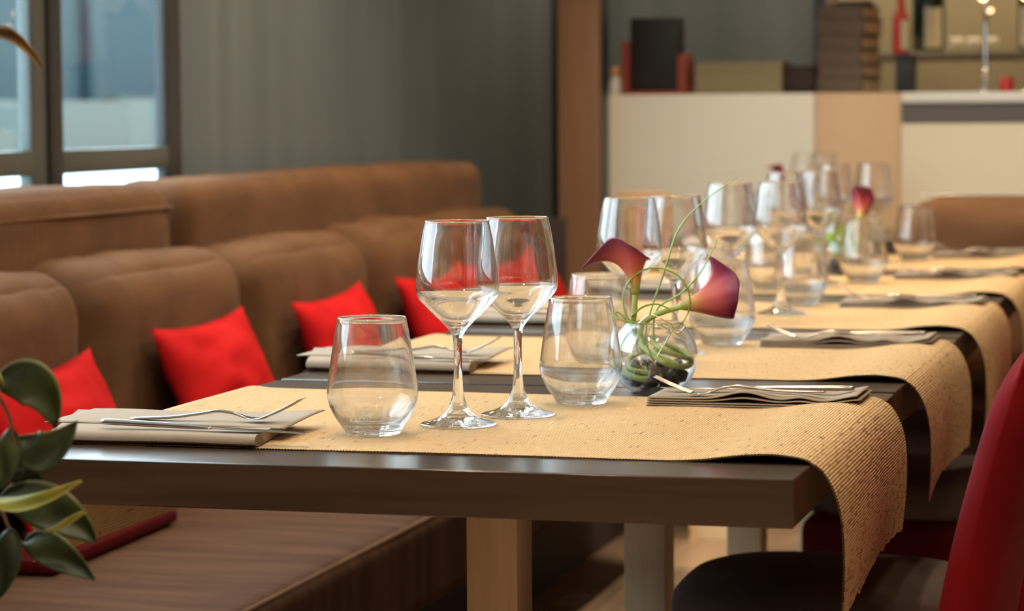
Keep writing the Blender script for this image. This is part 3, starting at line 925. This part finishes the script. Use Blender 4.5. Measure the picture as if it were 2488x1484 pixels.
# ------------------------------------------------------------------ tub chairs
def make_chair():
    c = empty('dining_chair', (0, 0, 0))
    # curved, reclined back panel (chair faces -x)
    hw, th, zb, zt = .225, .055, .36, .865
    NY, NZ = 40, 40
    def centre(u, v):
        z = zb + (zt - zb) * v
        y = hw * u * (1 - .06 * v ** 2 - .16 * max(0, (v - .8) / .2) ** 2.5)
        x = .225 + .030 * v + .10 * max(0, v - .30) ** 1.5 - .022 * u * u
        return Vector((x, y, z))
    V, F = [], []
    for side in (1, -1):
        for i in range(NY + 1):
            for j in range(NZ + 1):
                u, v = 2 * i / NY - 1, j / NZ
                # round off the rim
                eu = max(0, (abs(u) - .76) / .24); ev = max(0, (v - .84) / .16)
                e = math.sqrt(max(0, 1 - min(1, eu * eu + ev * ev)))
                V.append(centre(u, v) + Vector((side * (th / 2) * (e * .94 + .06) + (.006 * (1 - u * u) * math.sin(v * PI) if side < 0 else 0) * -1, 0, 0)))
    m = NZ + 1; o2 = (NY + 1) * m
    for i in range(NY):
        for j in range(NZ):
            a = i * m + j
            F.append((a, a + m, a + m + 1, a + 1)); F.append((o2 + a, o2 + a + 1, o2 + a + m + 1, o2 + a + m))
    for i in range(NY):
        for j in (0, NZ):
            a = i * m + j; F.append((a, o2 + a, o2 + a + m, a + m))
    for j in range(NZ):
        for i in (0, NY):
            a = i * m + j; F.append((a, o2 + a, o2 + a + 1, a + 1))
    me = mesh('backrest', V, F, MT['redchair']); fix_normals(me); put('backrest', me, c)
    # rounded seat cushion
    b = bmesh.new()
    NS = 48; rings = []
    for (k, z) in ((.0, .405), (.95, .405), (1.0, .42), (1.0, .440), (.985, .456), (.94, .467), (.85, .473), (.5, .478), (.0, .480)):
        if k == 0: rings.append([b.verts.new((-.02, 0, z))]); continue
        r = []
        for i in range(NS):
            a = 2 * PI * i / NS
            ca, sa = math.cos(a), math.sin(a)
            e = .62
            x = math.copysign(abs(ca) ** e, ca); y = math.copysign(abs(sa) ** e, sa)
            r.append(b.verts.new((-.035 + k * .205 * x, k * .202 * y, z)))
        rings.append(r)
    for A, B in zip(rings[:-1], rings[1:]):
        for i in range(NS):
            i2 = (i + 1) % NS
            if len(A) == 1: b.faces.new((A[0], B[i], B[i2]))
            elif len(B) == 1: b.faces.new((A[i], A[i2], B[0]))
            else: b.faces.new((A[i], A[i2], B[i2], B[i]))
    put('seat', from_bm('seat', b, MT['chairseat'], True), c)
    box('seat_base', (-.225, -.195, .30), (.15, .195, .408), MT['darkred'], c, bev=.03, seg=3)
    for (x, y) in ((-.18, -.165), (-.18, .165), (.12, -.165), (.12, .165)):
        put('leg', tube_me('leg', [(x, y, .305), (x * 1.02, y * 1.02, .14), (x * 1.06, y * 1.06, 0)], lambda t: .018 - .006 * t, MT['darkwood'], 10), c)
    return c
c0 = make_chair()
for k in range(5):
    c = c0 if k == 0 else copy_tree(c0)
    c.location = ((-.085, -.085, -.08, -.08, -.085)[k], (.40, 1.07, 2.20, 2.95, 3.72)[k], 0)
    tag(c, 'red velvet chair with dark brown seat tucked under the ' + ORD[k] + ' table from the camera', 'chair', 'red velvet chairs')

# ------------------------------------------------------------------ far end: cream cabinet, brown bench, sixth table, wooden chair
cb = empty('low_cabinet', (-.840, 4.30, 0), 'low cream cabinet beyond the fifth table near the banquette end', 'cabinet')
box('body', (-.085, -.13, 0), (.085, .16, .765), MT['cream'], cb, bev=.004)
box('top', (-.092, -.137, .765), (.092, .165, .777), MT['white'], cb, bev=.003)
box('corner_strip', (-.0855, -.134, .0), (-.066, -.1305, .76), MT['tan'], cb)

bb = empty('bench', (.20, 4.52, 0), 'brown upholstered bench back behind the fifth table at the right', 'bench', rz=math.radians(-4))
put('backrest', soft_box_me('backrest', (-.60, -.13, .42), (.95, .17, .878), MT['brown'], r=.075, cuts=(16,), puff=.004, seed=40, wr=.004), bb)
put('seat', soft_box_me('seat', (-.58, .17, .25), (.93, .60, .43), MT['brown'], r=.04, cuts=(12,), puff=.004, seed=41, wr=.004), bb)
box('base', (-.57, -.10, 0), (.92, .55, .26), MT['boxdark'], bb, bev=.005)
sp = make_knife() if False else copy_tree(k0)
sp.location = (-.26, 4.53, .878); sp.rotation_euler = (0, 0, math.radians(-4))
tag(sp, 'steel knife lying on the brown bench back at the far right', 'knife')

t6 = copy_tree(t0); t6.location = (-.30, 4.785, 0)
tag(t6, 'dark table in front of the bar, behind the cream cabinet', 'table')
for x, y, lab in ((-.800, 5.30, 'left of two tall wine glasses on the farthest table by the bar'), (-.725, 5.17, 'right of two tall wine glasses on the farthest table by the bar')):
    wine(x, y, TZ + .0005, lab)
tumbler(-.88, 5.12, TZ + .0005, 'tumbler on the farthest table in front of the white bar')
V3 = Vector((-.845, 5.02, TZ + .0004))
tag(put('glass_bowl', BOWL, None, V3), 'small round glass bowl with lily on the farthest table by the bar', 'vase', 'round glass bowls')
tag(stuff_stones(V3), 'dark stones filling the bowl on the farthest table', 'stones', kind='stuff')
calla(tuple(V3 + Vector((.0, -.01, .145))), (.6, -.2, .8), (.3, -.3, 1), [tuple(V3 + Vector(q)) for q in ((-.02, .0, .02), (-.03, .01, .05), (-.02, 0, .095), (-.01, -.006, .13))], 'small red calla lily above the vase on the farthest table', .8)

ch = empty('wooden_chair', (-1.245, 5.10, 0), 'honey coloured wooden chair between the banquette end and the white bar', 'chair', rz=math.radians(8))
box('backrest', (-.075, -.012, .50), (.075, .012, .872), MT['woodtan'], ch, bev=.006)
box('seat', (-.085, -.01, .43), (.085, .30, .46), MT['woodtan'], ch, bev=.008)
for (x, y) in ((-.07, 0), (.07, 0), (-.07, .27), (.07, .27)):
    box('leg', (x - .013, y - .013, 0), (x + .013, y + .013, .431 if y else .55), MT['woodtan'], ch, bev=.003)

# ------------------------------------------------------------------ bar
BYF, BZ = 5.60, 1.162
ba = empty('bar_counter', (0, BYF, 0), 'long white and tan bar counter at the back of the room', 'bar')
box('white_panel', (-1.60, 0, .06), (-.818, .03, BZ), MT['white'], ba, bev=.002)
box('tan_panel', (-.816, 0, .06), (-.556, .03, BZ), MT['tan'], ba, bev=.002)
box('cream_panel', (-.551, 0, .06), (2.4, .03, 1.067), MT['cream'], ba, bev=.002)
box('grey_band', (-.551, .006, 1.068), (2.4, .03, 1.129), MT['band'], ba)
box('counter_edge', (-.551, -.004, 1.130), (2.4, .03, BZ), MT['white'], ba, bev=.002)
box('joint', (-.556, .004, .06), (-.551, .03, BZ), MT['boxtan'], ba)
box('countertop', (-1.60, .030, BZ - .03), (2.4, .62, BZ - .001), MT['white'], ba)
box('carcass', (-1.60, .030, .06), (2.4, .60, BZ - .031), MT['band'], ba)
box('plinth', (-1.58, .05, 0), (2.38, .58, .06), MT['black'], ba)

# things on the bar
mh = empty('menu_holder', (-1.345, 5.76, BZ), 'black menus standing in a red wooden holder on the bar', 'menu holder', rz=math.radians(-6))
box('menu', (-.080, -.03, .012), (.082, .035, .245), MT['black'], mh, bev=.003)
box('side', (-.103, -.05, 0), (-.080, .04, .170), MT['redframe'], mh, bev=.002)
box('side', (.083, -.05, 0), (.110, .05, .128), MT['redframe'], mh, bev=.002)
box('foot', (-.080, -.05, 0), (.083, .04, .0118), MT['redframe'], mh, bev=.001)

bo = empty('small_bottle', (-1.475, 5.74, BZ), 'small white bottle with orange cap beside the pillar on the bar', 'bottle')
put('body', lathe_me('body', [(0, 0), (.017, 0), (.019, .004), (.019, .045), (.013, .056), (.011, .060)], MT['whiteplastic'], 20), bo)
put('cap', lathe_me('cap', [(.011, .0595), (.0135, .060), (.0135, .080), (.008, .088), (0, .088)], MT['orange'], 20), bo)

ps = empty('placemat_stack', (-1.073, 5.80, BZ), 'thick stack of beige paper placemats on the white end of the bar', 'placemats')
b = bmesh.new()
for i in range(24):
    dx, dy = rnd.uniform(-.003, .003), rnd.uniform(-.003, .003)
    add_box(b, (-.136 + dx, -.09 + dy, .0042 * i), (.136 + dx, .09 + dy, .0042 * i + .0036))
tag(put('sheets', from_bm('sheets', b, MT['paperstack']), ps), kind='stuff')

def carton(name, lo, hi, m, m2, lab, cat, grp=None, rz=0, piv=None):
    c = empty(name, ((lo[0] + hi[0]) / 2, (lo[1] + hi[1]) / 2, lo[2]), lab, cat, grp, rz)
    hx, hy, h = (hi[0] - lo[0]) / 2, (hi[1] - lo[1]) / 2, hi[2] - lo[2]
    box('body', (-hx, -hy, 0), (hx, hy, h * .82), m, c, bev=.002)
    box('lid', (-hx - .001, -hy - .001, h * .82), (hx + .001, hy + .001, h - .0004), m, c, bev=.002)
    if m2 is not None: box('end_label', (hx + .0005, -hy * .8, h * .06), (hx + .002, hy * .8, h * .78), m2, c)
    return c
carton('dark_box', (-.935, 5.74, BZ), (-.842, 5.86, BZ + .088), MT['boxdark'], None, 'small dark brown box between the placemats and the stacked boxes', 'box')
z = BZ
hs = [.052, .040, .047, .044, .050, .040]
nm = ['lowest', 'second from the bottom', 'third from the bottom', 'third from the top', 'second from the top', 'topmost']
for i, h in enumerate(hs):
    carton('flat_box', (-.818 + .004 * (i % 2), 5.74, z), (-.668 + .006 * math.sin(i * 2), 5.90, z + h), MT['boxbrown'], MT['boxtan'], 'brown flat box on the bar, ' + nm[i] + ' of the stack', 'box', 'stacked brown boxes on the bar', math.radians(-14))
    z += h
o = box('black_slab', (-.775, 5.76, z), (-.67, 5.88, z + .014), MT['boxdark'], bev=.002)
tag(o, 'thin black tray lying on top of the stacked brown boxes', 'tray')
o = put('pale_cup', lathe_me('pale_cup', [(0, 0), (.014, 0), (.017, .02), (.019, .06), (.0175, .06), (.0155, .022), (0, .004)], MT['boxtan'], 24), None, (-.797, 5.80, z))
tag(o, 'pale cup standing on top of the stacked brown boxes', 'cup')
carton('black_box', (-.590, 5.77, BZ), (-.533, 5.86, BZ + .120), MT['black'], None, 'upright black box under the red bottle on the bar', 'box')
rb = empty('red_bottle', (-.578, 5.81, BZ + .1205), 'bottle with red and pale green label on the black box', 'bottle')
put('body', lathe_me('body', [(0, 0), (.024, 0), (.026, .004), (.026, .10), (.022, .12), (.012, .14), (.011, .20), (0, .20)], MT['redlabel'], 28), rb)
box('label', (.004, -.0275, .012), (.024, -.012, .105), MT['palegreen'], rb, bev=.003)

def wine_bottle(x, y, z, lab, r=.058, lx=0.3):
    c = empty('wine_bottle', (x, y, z), lab, 'bottle', 'dark bottles on the backbar shelf')
    put('body', lathe_me('body', [(0, 0), (r - .004, 0), (r, .005), (r, .19), (r * .8, .225), (r * .38, .255), (r * .36, .33), (0, .33)], MT['bottle'], 32), c)
    n = 16; V, F = [], []
    for i in range(n + 1):
        a = -PI / 2 + lx - .55 + 1.1 * i / n
        for zz in (.015, .155): V.append(((r + .0008) * math.cos(a), (r + .0008) * math.sin(a), zz))
    for i in range(n): F.append((2 * i, 2 * i + 2, 2 * i + 3, 2 * i + 1))
    put('label', mesh('label', V, F, MT['label']), c)
sh = empty('back_shelf', (.6, 7.12, 1.29), 'olive shelf behind the bar carrying bottles and cups', 'shelf')
box('board', (-1.50, -.28, 0), (1.8, .28, .024), MT['olive'], sh, bev=.002)
for x in (-1.45, .2, 1.75): box('bracket', (x - .01, .0, -.10), (x + .01, .28, -.0005), MT['olive'], sh)
wine_bottle(-.617, 6.98, 1.3145, 'fat dark green wine bottle with cream label on the backbar shelf', .058, .42)
wine_bottle(-.255, 6.98, 1.3145, 'dark bottle with cream label at the right end of the shelf in view', .05, -.3)
for i, x in enumerate((-.515, -.455, -.395)):
    o = put('cup', lathe_me('cup', [(0, 0), (.016, 0), (.024, .02), (.026, .05), (.0245, .05), (.022, .021), (0, .004)], MT['china'], 24), None, (x, 6.95, 1.3145))
    tag(o, ['first', 'second', 'third'][i] + ' small pale cup right of the green bottle on the shelf', 'cup', 'pale cups on the shelf')

def chrome_stand(x, y, lab):  # chrome stand; its glowing beads stand in for reflected highlights
    s = empty('chrome_stand', (x, y, BZ), lab, 'stand', 'chrome stands on the bar')
    put('base', lathe_me('base', [(0, 0), (.024, 0), (.024, .005), (.008, .010), (.006, .014), (0, .014)], MT['chrome'], 28), s)
    put('pole', lathe_me('pole', sp2([(.0055, .013), (.0055, .04), (.009, .055), (.0115, .064), (.009, .073), (.0055, .085), (.0055, .21), (.009, .235), (.0115, .243), (.009, .251), (.0055, .262), (.0055, .288)], 3) + [(0, .288)], MT['chrome'], 20), s)
    bm_ = bmesh.new(); bmesh.ops.create_uvsphere(bm_, u_segments=16, v_segments=10, radius=.012)
    put('glint', from_bm('glint', bm_, MT['glint'], True), s, (-.010, 0, .2945))
    bm_ = bmesh.new(); bmesh.ops.create_uvsphere(bm_, u_segments=16, v_segments=10, radius=.006)
    put('glint', from_bm('glint', bm_, MT['glint2'], True), s, (.015, -.006, .252))
chrome_stand(-.315, 5.80, 'slim chrome stand with glowing highlight beads beside the red candle')
chrome_stand(-.185, 5.80, 'slim chrome stand added for the highlight at the right edge of the bar')  # second stand added only to carry one more highlight
cd = empty('candle_glass', (-.247, 5.76, BZ), 'small red candle glass on the bar beside the chrome stand', 'candle')
put('cup', lathe_me('cup', [(0, 0), (.018, 0), (.021, .004), (.022, .046), (.020, .046), (.018, .006), (0, .006)], MT['candle'], 28), cd)
put('wax', lathe_me('wax', [(0, .0065), (.017, .0065), (.017, .030), (0, .030)], MT['redlabel'], 24), cd)

# ------------------------------------------------------------------ foreground plant
pl = empty('potted_plant', (-.80, -.47, 0), 'leafy green plant in front of the nearest table at the left edge', 'plant')
PO = Vector((-.80, -.47, 0))
put('pot', lathe_me('pot', [(0, 0), (.085, 0), (.10, .02), (.125, .34), (.130, .36), (.118, .36), (.110, .33), (0, .33)], MT['pot'], 40), pl)
put('soil', lathe_me('soil', [(0, .345), (.06, .343), (.112, .338)], MT['soil'], 32), pl)
STEM = [(-.80, -.47, .33), (-.79, -.47, .55), (-.72, -.465, .72), (-.66, -.46, .88), (-.655, -.46, 1.05), (-.65, -.455, 1.20)]
put('trunk', tube_me('trunk', [Vector(q) - PO for q in spline(STEM, 8)], lambda t: .009 - .005 * t, MT['twig'], 10), pl)

def px(x, y, dy=0.0):
    """point of the plane Y=-0.45+dy, from offsets (cm right of, cm above) a node on the stem"""
    return Vector((-.605 + x * .01, -.45 + dy, .80 + y * .01))
def leaf(P, ctrl, Q, hw, m, m2=None, fold=.25, twist=0.0, tilt=(0, -1, .25)):
    P, C, Q = Vector(P), Vector(ctrl), Vector(Q)
    n, mm = 18, 12
    V, F = [], []
    up = Vector(tilt).normalized()
    for i in range(n + 1):
        t = i / n
        c = P * (1 - t) ** 2 + C * 2 * t * (1 - t) + Q * t * t
        T = ((C - P) * (1 - t) + (Q - C) * t).normalized()
        up2 = (Matrix.Rotation(twist * t, 3, T) @ up)
        s = T.cross(up2).normalized(); nn = s.cross(T)
        wv = hw * (math.sin(PI * t ** .85) ** .75) * (1 - .15 * t) + .0004
        for j in range(mm + 1):
            u = 2 * j / mm - 1
            V.append(c + s * (wv * u) + nn * (fold * wv * (abs(u) ** 1.4)) + nn * (.002 * math.sin(6 * t + 3 * u)) - PO)
    k = mm + 1
    for i in range(n):
        for j in range(mm):
            a = i * k + j
            F.append((a, a + 1, a + k + 1, a + k))
    me = mesh('leaf', V, F, m)
    if m2 is not None:
        me.materials.append(m2)
        for f in me.polygons:
            j = f.index % mm
            if j == 0: f.material_index = 1
    o = put('leaf', me, pl)
    sd = o.modifiers.new('thick', 'SOLIDIFY'); sd.thickness = .0006
    return o
def twig(*pts): put('twig', tube_me('twig', [Vector(q) - PO for q in spline(pts, 6)], lambda t: .0022 - .0009 * t, MT['twig'], 8), pl)
twig((-.655, -.460, .905), (-.625, -.452, .885), (-.602, -.450, .851), (-.596, -.450, .825), (-.589, -.447, .800))
twig((-.700, -.463, .760), (-.655, -.452, .775), (-.6146, -.450, .770), (-.601, -.450, .749), (-.587, -.450, .736))
twig((-.652, -.456, 1.16), (-.640, -.452, 1.170), (-.622, -.450, 1.168))
leaf((-.612, -.452, .874), (-.560, -.455, .892), (-.5605, -.445, .838), .021, MT['leaf'], MT['leafedge'], .22, .1, (.1, -1, .15))
leaf((-.597, -.446, .829), (-.570, -.448, .800), (-.5415, -.440, .8435), .0185, MT['leaf'], MT['leafedge'], .2, 0, (0, -1, .2))
leaf((-.622, -.462, .779), (-.571, -.478, .766), (-.526, -.470, .797), .0075, MT['leafpale'], None, .35, .2, (0, -.75, .7))
leaf((-.612, -.446, .778), (-.556, -.448, .778), (-.527, -.440, .740), .021, MT['leaf'], MT['leafedge'], .2, 0, (.05, -1, .3))
leaf((-.565, -.463, .752), (-.545, -.466, .757), (-.5275, -.462, .7695), .003, MT['leafpale'], None, .3, 0, (0, -.8, .6))
leaf((-.589, -.450, .740), (-.558, -.458, .742), (-.522, -.455, .711), .0155, MT['leaf'], MT['leafedge'], .25, .15, (0, -1, .35))
leaf((-.600, -.452, .752), (-.600, -.458, .720), (-.614, -.455, .690), .014, MT['leaf'], None, .2, 0, (.1, -1, .1))
leaf((-.616, -.455, .872), (-.608, -.456, .890), (-.604, -.452, .867), .006, MT['leafpale'], None, .3, 0)
leaf((-.599, -.449, .838), (-.600, -.453, .805), (-.612, -.450, .785), .012, MT['leaf'], None, .2, 0, (.1, -1, .1))
leaf((-.606, -.44, .80), (-.588, -.44, .795), (-.575, -.435, .782), .012, MT['leaf'], None, .2, 0, (.1, -1, .1))
leaf((-.630, -.452, 1.165), (-.590, -.456, 1.188), (-.5625, -.452, 1.142), .0055, MT['leafdry'], None, .5, .3, (0, -.9, .4))
# off to the side, out of the frame but part of the same plant
for (x, z, s) in ((-.70, .95, 1), (-.72, .80, -1), (-.69, 1.08, 1), (-.76, .65, 1)):
    leaf((-.66 - .02, -.455, z), (-.66 - .06, -.47, z + .03), (-.66 - .11, -.48, z - .01), .02, MT['leaf'], MT['leafedge'], .25)
